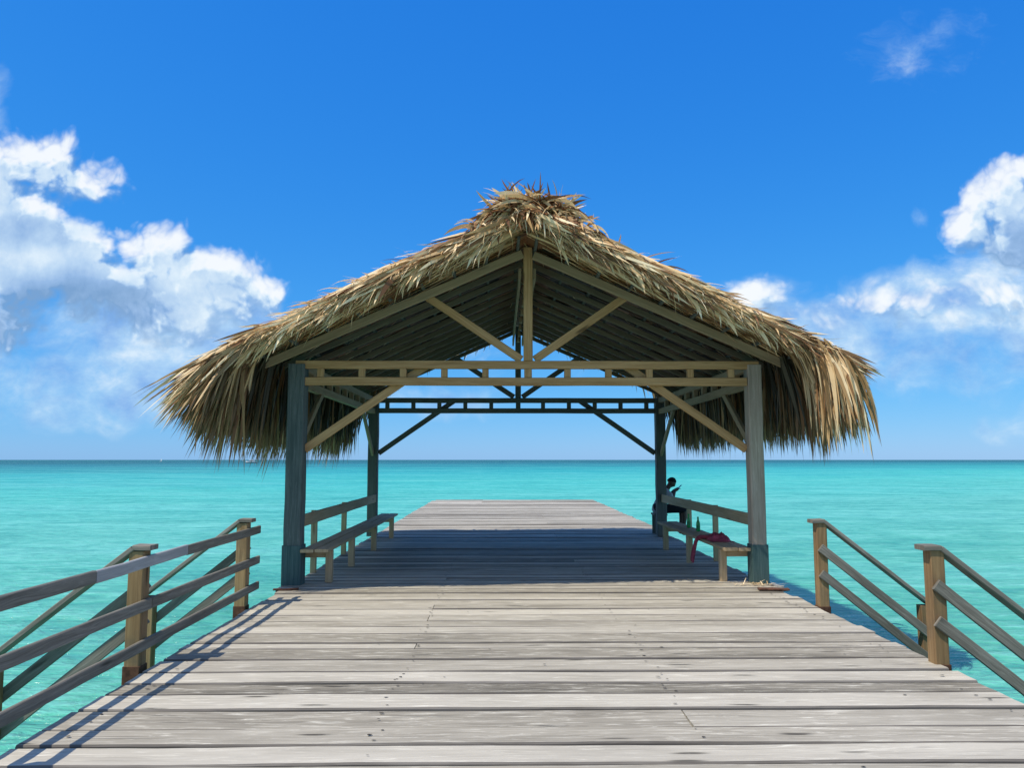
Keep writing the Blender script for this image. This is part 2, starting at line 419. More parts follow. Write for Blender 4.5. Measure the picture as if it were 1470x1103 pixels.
# ------------------------------------------------------------------ pier deck: planks laid across
X0 = .33
mb = MB()
def plank(x0, x1, yc, wd, zc, tilt, mb):
    n = max(4, int((x1-x0)/.16)); th = .045
    verts = []; faces = []; uvs = []; mis = []
    u0, v0 = U(0, 80), U(0, 80)
    s1, s2 = U(0, 90), U(0, 90)
    c = .010
    for k in range(n+1):
        x = x0 + (x1-x0)*k/n
        e0 = mnoise.noise(V(x*1.3, s1, 0))*.012 + mnoise.noise(V(x*6, s1, 4))*.005
        e1 = mnoise.noise(V(x*1.3, s2, 0))*.012 + mnoise.noise(V(x*6, s2, 4))*.005
        zz = zc + mnoise.noise(V(x*.5, s1, 9))*.008
        ya, yb = yc - wd/2 + e0, yc + wd/2 + e1
        za, zb = zz - tilt, zz + tilt
        cup = .003
        verts += [(x, ya, zz-th), (x, ya, za-c), (x, ya+c, za), (x, (ya+yb)/2, zz-cup), (x, yb-c, zb), (x, yb, zb-c), (x, yb, zz-th)]
    vv = [0, .04, .05, .05+wd/2, .05+wd, .06+wd, .1+wd]
    for k in range(n):
        for i in range(6):
            a = k*7+i
            faces.append([a, a+7, a+8, a+1]); mis.append(2 if i in (0, 1, 4, 5) else 0)
            ua, ub = u0+(x1-x0)*k/n, u0+(x1-x0)*(k+1)/n
            uvs.append([(ua, v0+vv[i]), (ub, v0+vv[i]), (ub, v0+vv[i+1]), (ua, v0+vv[i+1])])
    faces.append([0, 1, 2, 3, 4, 5, 6]); uvs.append([(u0, v0+q) for q in vv])
    e = n*7; faces.append([e+6, e+5, e+4, e+3, e+2, e+1, e]); uvs.append([(u0, v0+q) for q in reversed(vv)])
    mb.add(verts, faces, uvs)
    mb.mi[-len(faces):] = mis + [0, 0]
def spot(x, y, z, r, mb):
    k = random.choice((5, 6, 7)); a0 = U(0, 6)
    vs = [(x + r*U(.6, 1.6)*math.cos(a0+6.283*i/k)*1.5, y + r*U(.6, 1.2)*math.sin(a0+6.283*i/k), z) for i in range(k)]
    mb.add(vs, [list(range(k))], mi=1)
y = -3.
while y < 31.1:
    wd = random.choice((.19, .25, .28, .30, .33)) if y < 9.8 else random.choice((.2, .24, .27, .30))
    gap = random.choice((.010, .016, .022, .034)) if y < 9.8 else random.choice((.012, .02, .034))
    yc = y + wd/2
    zc = U(-.004, .004); tilt = U(-.003, .003)
    xl = -2.72 + U(-.02, .015); xr = 3.46 + U(-.025, .025)
    if 9.75 < yc < 10.6: xl -= .08; xr += .06
    if yc > 14.9: xr += .12
    if yc > 18: xr += .1
    if yc > 30.6: xl += .1; xr = 1.0 if random.random() < .5 else xr
    if random.random() < .22:
        xs = random.choice((-.74, 1.16)); 
        plank(xl, xs-.004, yc, wd, zc, tilt, mb); plank(xs+.004, xr, yc, wd, zc+U(-.002, .002), U(-.003, .003), mb)
    else:
        plank(xl, xr, yc, wd, zc, tilt, mb)
    if 2.5 < y < 13:
        for jx, pr in ((-.74, .95), (1.18, .7), (-2.5, .7), (3.25, .7), (2.3, .2)):
            if random.random() < pr:
                for q in (-.3, -.05, .28):
                    if random.random() < .62:
                        spot(jx + U(-.04, .04), yc + q*wd + U(-.02, .02), zc + .0075, U(.005, .011), mb)
        for _ in range(random.choice((0, 1, 2, 3))):     # drying cracks along the grain
            cx_, cy_, cl = U(-2.5, 3.2), yc + U(-.38, .38)*wd, U(.12, .9)
            k_ = 9; top = []; bot = []
            for q in range(k_+1):
                xx = cx_ + cl*(q/k_-.5); yo = cy_ + .008*mnoise.noise(V(xx*5, cy_*9, 0)); ww = .0028*math.sin(math.pi*q/k_)*(1+.5*mnoise.noise(V(xx*20, 1, cy_)))
                zt = zc + mnoise.noise(V(xx*.5, cy_, 9))*0 + .0085
                top.append((xx, yo+ww, zt)); bot.append((xx, yo-ww, zt))
            mb.add(bot+top, [[q, q+1, k_+2+q, k_+1+q] for q in range(k_)], mi=1)
        for _ in range(3):
            if random.random() < .5: spot(U(-2.5, 3.3), yc + U(-.12, .12), zc + .0075, U(.004, .008), mb)
    y += wd + gap
deck = mb.build('pier_deck', [M['deck'], M['nail'], M['deck_edge']]); tag(deck, 'long grey weathered plank deck running out over the sea', kind='structure')
mb = MB()
for jx in (-2.5, -.74, 1.18, 3.22):
    mb.board((jx, -3, -.16), (jx, 31, -.16), .07, .2, jit=0)
for jy in range(-2, 31, 4):
    mb.board((-2.6, jy, -.39), (3.35, jy, -.39), .1, .22, jit=0)
mb.build('joist', M['deck_under'], deck)
pile0 = None
for jy in range(2, 31, 4):
    for px_ in (-2.3, 3.05):
        if pile0 is None:
            p_ = MB(); p_.lathe([(.13, -1.6), (.125, 0), (.12, 1.2)], (0, 0, 0), 12)
            pile0 = p_.build('pile', M['deck_under'], deck); q = pile0
        else:
            q = pile0.copy(); COL.objects.link(q); q.parent = deck
        q.location = (px_, jy, -1.7)

# ------------------------------------------------------------------ pavilion
Y1, Y2 = 10.2, 16.3
XL, XR = X0-3.03, X0+3.03
pav = empty('thatched_pavilion', (X0, (Y1+Y2)/2, 0), 'open timber pavilion with shaggy palm thatched gable roof standing on the pier', 'pavilion')
def part(name, mat, *boards, parent=pav, **kw):
    m_ = MB()
    for b in boards: m_.board(*b, **kw)
    return m_.build(name, mat, parent)
for (px_, py_, near) in ((XL, Y1, 1), (XR, Y1, 1), (XL, Y2, 0), (XR, Y2, 0)):
    wdt = (.222 if px_ < 0 else .188) if near else .20
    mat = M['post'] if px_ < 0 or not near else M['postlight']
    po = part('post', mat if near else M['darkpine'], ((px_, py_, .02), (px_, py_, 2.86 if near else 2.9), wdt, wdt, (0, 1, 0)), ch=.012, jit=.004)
    if near:
        s_ = MB(); s_.board((px_, py_, -.02), (px_, py_, .50), wdt+.028, wdt+.028, (0, 1, 0), ch=.01); s_.build('painted_foot', M['sleeve'], po)
def z_raf(x): return 4.43 - .4415*abs(x-X0)          # rafter top
def truss(yc, mat, near):
    d = .09
    part('tie_beam', mat, ((XL-.02, yc, 2.855), (XR+.06, yc, 2.855), d, .105), jit=.003)
    part('tie_beam', mat, ((XL+.10, yc, 2.635), (XR-.10, yc, 2.635), d, .105), jit=.003)
    for k in range(-5, 6):
        if k == 0: continue
        xx = X0 + k*.545 if near else X0 + k*.55
        part('spacer_block', mat, ((xx, yc, 2.69), (xx, yc, 2.80), .085, d-.012, (0, 1, 0)), jit=0)
    kp = .12
    part('king_post', mat, ((X0+.02, yc-.02, 2.91), (X0+.02, yc-.02, 4.44), kp, .11, (0, 1, 0)))
    part('king_post', mat, ((X0+.02, yc, 2.69), (X0+.02, yc, 2.80), .10, d-.012, (0, 1, 0)))
    for sg in (-1, 1):
        part('strut', mat, ((X0+.02+sg*.09, yc-.0, 2.93), (X0+sg*1.32, yc-.0, 3.77), .05, .105, (0, 0, 1)))
        xe = XL+.10 if sg < 0 else XR-.10
        part('knee_brace', mat, ((xe, yc+.075, 1.74), (xe-sg*1.6, yc+.075, 2.86), .05, .105, (0, 0, 1)))
truss(Y1-.04, M['pine'], True)
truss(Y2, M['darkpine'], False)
# side beams and their braces
for sx_ in (XL, XR):
    g = M['greenpine']
    part('side_beam', g, ((sx_, Y1+.13, 2.85), (sx_, Y2-.11, 2.85), .09, .11))
    part('side_beam', g, ((sx_, Y1+.13, 2.62), (sx_, Y2-.11, 2.62), .09, .11))
    for k in range(1, 10):
        yy_ = Y1 + .13 + k*.585
        part('spacer_block', g, ((sx_, yy_, 2.676), (sx_, yy_, 2.794), .08, .085, (0, 1, 0)), jit=0)
    part('knee_brace', g, ((sx_, Y1+.12, 1.78), (sx_, Y1+1.35, 2.59), .05, .10))
    part('knee_brace', g, ((sx_, Y2-.10, 1.72), (sx_, Y2-1.35, 2.59), .05, .10))
# ridge beam: two boards with blocks
for dx in (-.085, .115):
    part('ridge_beam', M['greenpine'], ((X0+dx, Y1+.0, 4.11), (X0+dx, Y2+.1, 4.11), .035, .14))
for k in range(8):
    part('spacer_block', M['greenpine'], ((X0+.015, Y1+.45+k*.75, 4.05), (X0+.015, Y1+.45+k*.75, 4.15), .05, .15, (0, 1, 0)), jit=0)
# rafters, both slopes
NR = 12
for sg in (-1, 1):
    for k in range(NR):
        yy_ = Y1-.13 + k*(Y2+.25-(Y1-.13))/(NR-1)
        xa, xb = X0 + sg*.03, X0 + sg*3.47
        if k == 0: xa = X0+.02+sg*.075
        off = -.06 if k == 0 else -.044
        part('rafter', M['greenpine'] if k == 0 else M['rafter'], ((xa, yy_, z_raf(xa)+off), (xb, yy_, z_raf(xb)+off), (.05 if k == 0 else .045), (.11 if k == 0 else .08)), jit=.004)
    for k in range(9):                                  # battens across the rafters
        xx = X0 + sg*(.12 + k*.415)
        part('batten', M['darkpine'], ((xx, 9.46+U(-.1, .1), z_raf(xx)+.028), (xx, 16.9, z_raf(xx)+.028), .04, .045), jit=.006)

# ---- thatch
TH = .15
def kf(s): return max(.22, 1 - max(0, s-1.5)/2.5)
def slope_pt(sg, s, y, h):                              # s metres down from the ridge (horizontal), h above the battens
    return V(X0+sg*s, y, 4.485 - .4415*s + h)
def downdir(sg): return V(sg, 0, -.4415).normalized()
FY, BY = 9.32, 16.72
def tone_mix(p=None):
    r = random.random()
    if p is not None and mnoise.noise(Vector(p)*1.6) > .22 and r < .6: return U(.1, .32)
    if r < .13: return U(.12, .28)
    if r < .38: return U(.3, .5)
    if r < .8: return U(.5, .78)
    return U(.75, 1.)
for sg in (-1, 1):
    m_ = MB()
    nrm = V(sg*.4415, 0, 1).normalized()
    # core of packed leaves, closed slab with ragged front
    nseg = 26; vs = []; fs = []
    for i in range(nseg+1):
        s = 3.75*i/nseg
        for (yy_, h) in ((FY+U(-.03, .1), .0), (FY+U(-.0, .12), TH*.62), (BY+U(-.12, .05), TH*.62), (BY+U(-.12, .05), 0.)):
            hh = h*kf(s)
            vs.append(slope_pt(sg, s, yy_, hh + U(-.01, .01)))
    for i in range(nseg):
        for q in range(4):
            a = i*4+q; b = i*4+(q+1) % 4
            fs.append([a, b, b+4, a+4])
    fs += [[0, 3, 2, 1], [nseg*4+q for q in range(4)]]
    m_.add(vs, fs, [[(p_ , .1*p_) for p_ in range(len(f))] for f in fs], tone=.2)
    # frond bundles over the top
    for _ in range(900):
        s = U(.05, 3.5); yy_ = U(FY+.05, BY-.1); tn = tone_mix()
        d0 = (downdir(sg) + V(0, U(-.3, .3), U(-.06, .03))).normalized()
        base = slope_pt(sg, s, yy_, TH*U(.6, 1.)*kf(s))
        for _ in range(5):
            m_.leaf(base + V(U(-.06, .06), U(-.1, .1), U(-.02, .03)), d0 + V(U(-.12, .12), U(-.22, .22), U(-.05, .04)), U(.4, .75), U(.03, .06), U(.0, .25), tn+U(-.1, .1), 3, flat=nrm+V(U(-.4, .4), U(-.4, .4), 0))
    # front verge: packed layers seen edge-on and from below
    for _ in range(1150):
        s = U(.0, 3.6); hf = random.random(); tn = tone_mix((s, hf*1.5, sg*4))
        h = TH*hf*kf(s)
        yy_ = FY + U(-.16, .35) - .1*hf
        d0 = (downdir(sg) + V(0, -abs(random.gauss(0, .16)), U(-.09, .01+.03*hf))).normalized()
        base = slope_pt(sg, s, yy_, h)
        for _ in range(3):
            fl = V(U(-.3, .3), -1, U(-.9, .9)) if random.random() < .6 else None
            m_.leaf(base + V(U(-.08, .08), U(-.05, .05), U(-.03, .03)), d0 + V(U(-.1, .1), U(-.12, .08), U(-.09, .09)), U(.35, .8), U(.03, .075), U(.0, .25), tn+U(-.08, .08), 4, flat=fl)
    # shag along the top front edge, mostly paled to add to its sunlight
    for _ in range(420):
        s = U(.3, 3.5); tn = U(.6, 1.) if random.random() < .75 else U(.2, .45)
        h = TH*U(.85, 1.12)*kf(s)
        base = slope_pt(sg, s, FY + U(-.22, .5), h)
        d0 = downdir(sg) + V(0, U(-.5, .12), U(-.16, .12))
        for _ in range(3):
            m_.leaf(base + V(U(-.05, .05), U(-.05, .05), U(-.02, .02)), d0 + V(U(-.2, .2), U(-.25, .2), U(-.12, .15)), U(.22, .5), U(.022, .05), U(.1, .7), tn+U(-.1, .1), 4, curl=U(-.5, .5))
    # underside of the overhang in front of the gable rafter
    for _ in range(1000):
        s = U(-.1, 3.55); yy_ = U(FY-.12, Y1+.05); tn = U(.35, .85)
        m_.leaf(slope_pt(sg, s, yy_, U(.0, .05)), downdir(sg) + V(0, U(-.12, .1), U(-.05, .04)), U(.45, .95), U(.04, .09), U(-.05, .15), tn, 3, flat=V(U(-.3, .3), U(-.8, .1), 1))
    # rounded lip of the verge, leaf colours paled to look more sunlit
    for _ in range(950):
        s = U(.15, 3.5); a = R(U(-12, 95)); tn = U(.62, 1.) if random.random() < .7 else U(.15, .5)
        k_ = kf(s)
        nl = V(sg*.35*math.cos(a), -math.sin(a), math.cos(a))
        base = slope_pt(sg, s, FY + .02 - .2*math.sin(a) + U(0, .1), TH*k_*(.45 + .60*math.cos(a)))
        q_ = mnoise.noise(V(s*3.5, a*2, sg*7))
        d0 = downdir(sg) + V(0, U(-.3, .1) - .5*max(0, q_), U(-.2, .07) + .22*q_)
        for _ in range(3):
            m_.leaf(base + V(U(-.06, .06), U(-.04, .04), U(-.02, .02)), d0 + V(U(-.15, .15), U(-.2, .15), U(-.1, .12)), U(.22, .55), U(.022, .055), U(.05, .5), tn+U(-.1, .1), 4, flat=nl+V(U(-.6, .6), U(-.5, .5), U(-.4, .4)), curl=U(-.4, .4))
    # loose ends falling forward over the lip
    for _ in range(560):
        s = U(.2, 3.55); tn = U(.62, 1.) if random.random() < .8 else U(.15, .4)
        k_ = kf(s)
        base = slope_pt(sg, s, FY + U(-.12, .22), TH*k_*U(.7, 1.15))
        for _ in range(2):
            m_.leaf(base + V(U(-.06, .06), U(-.05, .05), U(-.02, .02)), V(sg*U(.1, 1.1), U(-1., -.25), U(-.25, .35)), U(.2, .46), U(.02, .05), U(.5, 1.7), tn+U(-.1, .1), 5, flat=V(U(-.5, .5), U(-.5, .5), 1), curl=U(-.5, .5))
    for _ in range(260):                                # broad folded leaf blades
        s = U(.1, 3.6); k_ = kf(s)
        a = R(U(0, 100)); nl = V(sg*.35*math.cos(a), -math.sin(a), math.cos(a))
        base = slope_pt(sg, s, FY + .02 - .22*math.sin(a) + U(0, .1), TH*k_*(.42 + .66*math.cos(a)))
        m_.leaf(base, downdir(sg) + V(0, U(-.5, .15), U(-.35, .15)), U(.3, .65), U(.06, .105), U(.1, .9), U(.15, .35) if random.random() < .25 else U(.6, 1.), 5, flat=nl+V(U(-.7, .7), U(-.5, .5), U(-.3, .3)), curl=U(-.5, .5))
    for _ in range(1500):
        s = U(.05, 3.6); k_ = kf(s)
        a = R(U(-20, 110))
        base = slope_pt(sg, s, FY - .2*math.sin(a) + U(-.05, .15), TH*k_*(.42 + .62*math.cos(a)))
        m_.leaf(base, downdir(sg) + V(0, U(-.7, .2), U(-.35, .2)), U(.2, .6), U(.006, .018), U(.0, .9), U(.5, 1.), 4, curl=U(-.6, .6))
    # spiky strays standing off the silhouette
    for _ in range(110):
        s = U(.4, 3.6); k_ = kf(s)
        m_.leaf(slope_pt(sg, s, FY + U(-.15, 1.2), TH*k_*U(.9, 1.1)), downdir(sg) + V(U(-.6, .3)*sg, U(-.5, .3), U(.1, .6)), U(.12, .32), U(.018, .045), U(-.2, .6), U(.4, 1.), 4, curl=U(-.5, .5))
    # ragged leaves hanging off the verge and the back edge
    for _ in range(130):
        s = U(.2, 3.4); back = random.random() < .5
        base = slope_pt(sg, s, (BY if back else FY-.1) + U(-.1, .08), U(0, TH*.8))
        m_.leaf(base, downdir(sg)*.6 + V(0, U(0, .6) if back else U(-.7, -.05), U(-.9, .1)), U(.18, .42), U(.025, .06), U(.3, 1.4), U(.45, .95), 4, curl=U(-.5, .5))
    m_.build('thatch_slope', M['thatch'], pav)
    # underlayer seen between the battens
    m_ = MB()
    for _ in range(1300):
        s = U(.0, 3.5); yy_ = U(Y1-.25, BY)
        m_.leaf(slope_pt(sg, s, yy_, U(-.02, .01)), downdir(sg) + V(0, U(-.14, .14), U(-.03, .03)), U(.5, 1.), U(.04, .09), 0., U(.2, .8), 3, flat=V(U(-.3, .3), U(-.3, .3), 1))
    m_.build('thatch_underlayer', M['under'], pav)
    # eave fringe: fan of fronds from the rafter tails
    m_ = MB()
    stiff = .6 if sg < 0 else 1.7; reach = 1.14 if sg < 0 else 1.0; steep = 0 if sg < 0 else 8
    def frond(base, ang, yaw, L, tn, n, wid=(.028, .055), spread=.14, dr=None):
        d0 = V(sg*math.cos(ang)*math.cos(yaw), math.sin(yaw), -math.sin(ang))
        for _ in range(n):
            m_.leaf(base + V(U(-.05, .05), U(-.07, .07), U(-.04, .04)), d0 + V(U(-spread, spread), U(-spread, spread)*1.3, U(-spread, spread)), L*U(.72, 1.12), U(*wid), (dr if dr is not None else stiff*U(.3, 1.)), tn+U(-.1, .1), 5)
    for _ in range(1500):                               # whole length of the eave
        a = U(0, 1); yy_ = FY-.05 + (BY-FY+.1)*random.random()
        q_ = mnoise.noise(V(yy_*1.9, a*2, sg*5)); q2_ = mnoise.noise(V(yy_*4.5, a*3, sg*9))
        ang = R(25 + steep + 54*a + 10*q2_)                      # top leaves reach out, lower ones hang
        s = 3.66 - (.20 if yy_ > Y1 - .1 else .06)*a + U(-.08, .1)
        base = slope_pt(sg, s, yy_, .02*(1-a) - .06*a)
        tn = tone_mix() if a < .35 else U(.22, .66)  # lower leaves toned darker, underside shade put into the colour
        wid = random.choice(((.008, .02), (.02, .04), (.03, .055), (.045, .075)))
        frond(base, ang, U(-.25, .25) + .25*q2_, reach*(.78 + .36*a)*(1 + .30*q_ + .12*q2_), tn, random.choice((3, 4, 6)), wid, random.choice((.08, .14, .24)))
    for _ in range(230):                                # thick corner at the front
        a = random.random(); yy_ = FY + U(-.22, .3)
        q_ = mnoise.noise(V(a*5, yy_*4, sg*3))
        ang = R(23 + steep + 55*a)
        s = 3.6 + U(-.12, .15) - (.5*(1-a) if a < .4 else 0)*random.random()
        base = slope_pt(sg, s, yy_, .06*(1-a) - .02)
        frond(base, ang, U(-.4, .1), (.72 + .3*a)*(1+.35*q_), tone_mix() if a < .45 else U(.25, .62), random.choice((3, 5, 6)), random.choice(((.01, .025), (.025, .05), (.04, .07))), .18)  # same darker tones below for the painted shade
    if sg > 0:                                          # the bundle curling over the right front corner
        for _ in range(75):
            base = slope_pt(1, U(3.35, 3.72), FY + U(-.32, .2), U(-.02, .07))
            frond(base, R(U(16, 72)), U(-.8, .1), U(.9, 1.32), U(.5, 1.), 4, (.03, .07), .2, U(2.3, 3.6))
    else:
        for _ in range(70):                             # long straight tips reaching out at the left front
            base = slope_pt(-1, U(3.2, 3.75), FY + U(-.2, .3), U(.0, .07))
            frond(base, R(U(25, 44)), U(-.35, .05), U(.85, 1.15), U(.15, .4) if random.random() < .4 else U(.6, 1.), 4, (.03, .055), .1, U(.05, .5))
    for _ in range(26):                                 # loose clumps drooping out of line
        yy_ = FY + U(-.2, 2.2); s = 3.5 + U(-.1, .5); tn = U(.5, .95) if random.random() < .7 else U(.15, .35)
        base = slope_pt(sg, s, yy_, U(-.05, .06))
        frond(base, R(U(20, 80)), U(-.6, .2), U(.5, 1.25), tn, 9, (.02, .06), .12, U(.8, 2.6))
    for _ in range(150):                                # back corner
        base = slope_pt(sg, 3.35 + U(-.4, .3), BY + U(-.3, .1), U(0, .1))
        frond(base, R(U(20, 75)), U(0, .45), U(.6, .95), U(.3, .7), 4)
    m_.build('eave_fringe', M['fringe'], pav)
    m_ = MB()                                           # added inner leaves, coloured dark to paint the shade under the eave
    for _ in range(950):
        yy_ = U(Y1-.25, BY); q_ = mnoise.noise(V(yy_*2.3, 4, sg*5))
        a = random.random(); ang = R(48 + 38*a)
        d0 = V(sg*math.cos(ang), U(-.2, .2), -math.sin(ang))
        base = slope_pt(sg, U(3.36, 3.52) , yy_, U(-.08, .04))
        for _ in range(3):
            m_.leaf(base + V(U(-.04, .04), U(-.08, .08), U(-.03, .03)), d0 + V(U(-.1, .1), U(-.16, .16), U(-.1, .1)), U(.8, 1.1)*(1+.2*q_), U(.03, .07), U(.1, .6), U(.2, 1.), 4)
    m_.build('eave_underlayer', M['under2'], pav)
# ridge cap
m_ = MB()
for _ in range(1500):
    yy_ = FY - .22 + (BY - FY + .3)*(random.random()**1.7)
    dx = random.gauss(0, .26); dx = max(-.64, min(.64, dx))
    hgt = 4.60 + .21*(1-(dx/.52)**2)*U(.5, 1.15) + U(-.14, .05)
    sgx = 1 if dx + U(-.25, .25) > 0 else -1
    tn = U(.1, .3) if random.random() < .48 else U(.5, .95)
    d0 = V(sgx*U(.4, 1.), U(-.55, .35), U(-.5, .42))
    m_.leaf((X0+.03+dx, yy_, hgt), d0, U(.22, .5), random.choice((U(.015, .03), U(.03, .06), U(.05, .085))), U(.3, 1.3), tn, 5, curl=U(-.6, .6))
for _ in range(420):                                    # cut butts facing forward
    dx = U(-.42, .46)
    hgt = 4.52 + .28*(1-(dx/.75)**2)*U(.3, 1.05)
    m_.leaf((X0+.03+dx, FY-.05+U(-.1, .15), hgt), V(U(-.8, .8)+dx*.6, U(-1., -.1), U(-.7, .45)), U(.16, .4), U(.03, .075), U(.0, .6), U(.1, .3) if random.random() < .55 else U(.6, 1.), 4, curl=U(-.3, .3))
for _ in range(46):                                     # spiky strays on top
    dx = U(-.4, .46)
    m_.leaf((X0+.03+dx, FY+U(-.2, .4), 4.71+.12*(1-(dx/.7)**2)), V(U(-.7, .7)+dx*.8, U(-.4, .2), U(.35, 1.1)), U(.16, .34), U(.02, .05), U(.0, .8), U(.15, .9), 4, curl=U(-.6, .6))
for _ in range(170):                                    # long strays drooping over the verge
    dx = U(-.75, .8)
    m_.leaf((X0+.03+dx, FY-.16+U(-.06, .08), 4.68-.36*abs(dx)+U(-.08, .08)), V(dx*.7+U(-.6, .6), -.5, U(-.9, .3)), U(.2, .46), U(.02, .075), U(.5, 1.9), U(.12, .3) if random.random() < .35 else U(.5, .98), 5, curl=U(-.8, .8))
vs = []; fs = []
for i in range(12):                                     # packed core under the cap
    yy_ = FY + .02 + (BY-FY-.1)*i/11
    for k in range(9):
        a = math.pi*k/8
        vs.append((X0+.02+.42*math.cos(a), yy_+U(-.03, .03), 4.42+.36*math.sin(a)+U(-.02, .02)))
for i in range(11):
    for k in range(8):
        a = i*9+k; fs.append([a, a+1, a+10, a+9])
fs.append(list(range(9)))
m_.add(vs, fs, [[(p_, .1*p_) for p_ in range(len(f))] for f in fs], tone=.1)
m_.build('ridge_cap', M['thatch'], pav)

# ------------------------------------------------------------------ benches
def bench(label, sgn, seat_in, seat_out, back_x, legs, sups, y0, y1, apron_y):
    b = empty('wooden_bench', ((seat_in+seat_out)/2, (y0+y1)/2, 0), label, 'bench', 'benches along the pavilion sides')
    half = abs(seat_out-seat_in)/2 - .006
    lo, hi = min(seat_in, seat_out), max(seat_in, seat_out)
    for c in (lo + half/2, hi - half/2):
        part('seat_plank', M['bench'], ((c, y0, .435), (c, y1+U(-.03, .03), .435), half-.004, .04), parent=b, n=12)
    lx = seat_in + sgn*.045
    for ly in legs:
        part('leg', M['bench'], ((lx, ly, .0), (lx, ly, .413), .09, .09, (0, 1, 0)), parent=b)
    for ly in legs[:1] + legs[2:]:
        part('seat_bearer', M['bench'], ((lx+sgn*.05, ly, .365), (seat_out+sgn*.0, ly, .365), .045, .09), parent=b)
    for sy_ in sups:
        part('back_support', M['bench'], ((back_x+sgn*.05, sy_, .0), (back_x+sgn*.05, sy_, .88), .085, .05, (0, 1, 0)), parent=b)
    part('back_rail', M['bench'], ((back_x, y0+.1, .80), (back_x, 16.4 if sgn < 0 else 16.19, .80), .04, .16), parent=b, n=12)
    return b
bench('empty wooden bench along the left side of the pavilion', -1, -2.22, -2.58, -2.63, [10.35, 11.85, 13.9, 16.1], [11.2, 13.3], 10.05, 16.75, 10.1)
bench('wooden bench on the right with green bottles and a red cloth on it', 1, 2.90, 3.28, 3.36, [10.38, 12.2, 13.95], [12.37, 14.1], 10.15, 14.5, 10.2)

# ------------------------------------------------------------------ railings
rl = empty('barrier_railing', (-2.82, 6.5, 0), 'grey three rail barrier along the left edge of the deck in the foreground', 'railing')
for yy_, tp in ((8.72, .90), (6.25, .88), (3.95, .90)):
    p_ = part('post', M['railpost'], ((-2.87, yy_, -1.9), (-2.87, yy_, tp), .122, .122, (0, 1, 0)), parent=rl, ch=.008)
    part('base_block', M['rust'], ((-2.87, yy_, -.14), (-2.87, yy_, .0), .136, .136, (0, 1, 0)), parent=p_, jit=0)
xr_ = -2.794
part('rail', M['rail'], ((xr_, 3.9, .80), (xr_, 5.42, .80), .03, .088), parent=rl)
part('rail', M['railpale'], ((xr_+.003, 5.425, .795), (xr_, 6.98, .805), .03, .088), parent=rl)
part('rail', M['rail'], ((xr_, 6.985, .80), (xr_, 9.05, .80), .03, .088), parent=rl)
part('rail', M['rail'], ((xr_, 3.9, .465), (xr_, 6.30, .465), .03, .088), parent=rl)
part('rail', M['rail'], ((xr_, 6.304, .465), (xr_, 9.05, .46), .03, .088), parent=rl)
part('rail', M['rail'], ((xr_, 3.9, .15), (xr_, 9.05, .17), .03, .085), parent=rl)
def stair_rail(label, sgn, x, y, own_post, tp, ln=1.22, slope=.80, pale=None):
    s = empty('stair_railing', (x, y, 0), label, 'stair railing', 'handrails of the steps down to the water')
    if own_post:
        p_ = part('post', M['railpost'], ((x, y, -1.9), (x, y, tp), .115, .115, (0, 1, 0)), parent=s, ch=.008)
        part('base_block', M['rust'], ((x, y, -.14), (x, y, .0), .13, .13, (0, 1, 0)), parent=p_, jit=0)
    xe = x + sgn*ln
    top_e = tp + .0 - slope*ln
    part('post', M['railpost'], ((xe, y, -1.9), (xe, y, top_e-.0), .115, .115, (0, 1, 0)), parent=s)
    m_ = MB()
    m_.board((x-sgn*.11, y, tp+.022), (x+sgn*.03, y, tp+.024), .15, .04, n=2)
    m_.board((x+sgn*.032, y, tp+.020), (xe+sgn*.05, y, top_e+.02), .148, .04)
    m_.build('handrail', M['rail'], s)
    yf = y-.0755*sgn
    for dz in (.29, .57):
        part('rail', M['rail'], ((x-sgn*.035, yf, tp-dz+.03), (xe+sgn*.05, yf, tp-dz+.03-slope*(ln+.085)), .032, .092), parent=s)
    return s
stair_rail('sloping wooden handrail at the right deck edge, the one farther away', 1, 3.54, 8.62, True, .90, 1.12)
stair_rail('sloping wooden handrail at the right edge of the photo, the one nearer', 1, 3.46, 6.22, True, .88, 1.6)
stair_rail('sloping handrail behind the far end of the left three rail barrier', -1, -2.87, 8.72, False, .905, 1.0)
stair_rail('sloping handrail behind the middle of the left three rail barrier', -1, -2.87, 6.25, False, .885, 1.1)

# ------------------------------------------------------------------ small things on the bench
M['glass'] = plain('green_bottle_glass', (.03, .38, .09), .08, .1, 4., .5, 0., .35)
M['label'] = plain('bottle_paper_label', (.03, .22, .08), .6, .2)
M['cap'] = plain('dull_gold_foil', (.25, .2, .08), .4, .2, 8., .5)
def bottle(x, y, label):
    b = empty('bottle', (x, y, .456), label, 'bottle', 'green bottles on the right bench')
    m_ = MB(); m_.lathe([(.026, 0), (.031, .006), (.031, .125), (.028, .145), (.016, .175), (.0135, .2), (.0135, .222), (.015, .224), (.015, .232), (.012, .234)], (x, y, .456), 18); m_.build('glass_body', M['glass'], b)
    m_ = MB(); m_.lathe([(.0315, .04), (.0318, .045), (.0318, .1), (.0315, .105)], (x, y, .456), 18); m_.build('paper_label', M['label'], b)
    return b
bottle(3.17, 13.15, 'green glass bottle farther back on the bench, nearer the person')
bottle(3.155, 12.46, 'green glass bottle closer to the red cloth on the right bench')

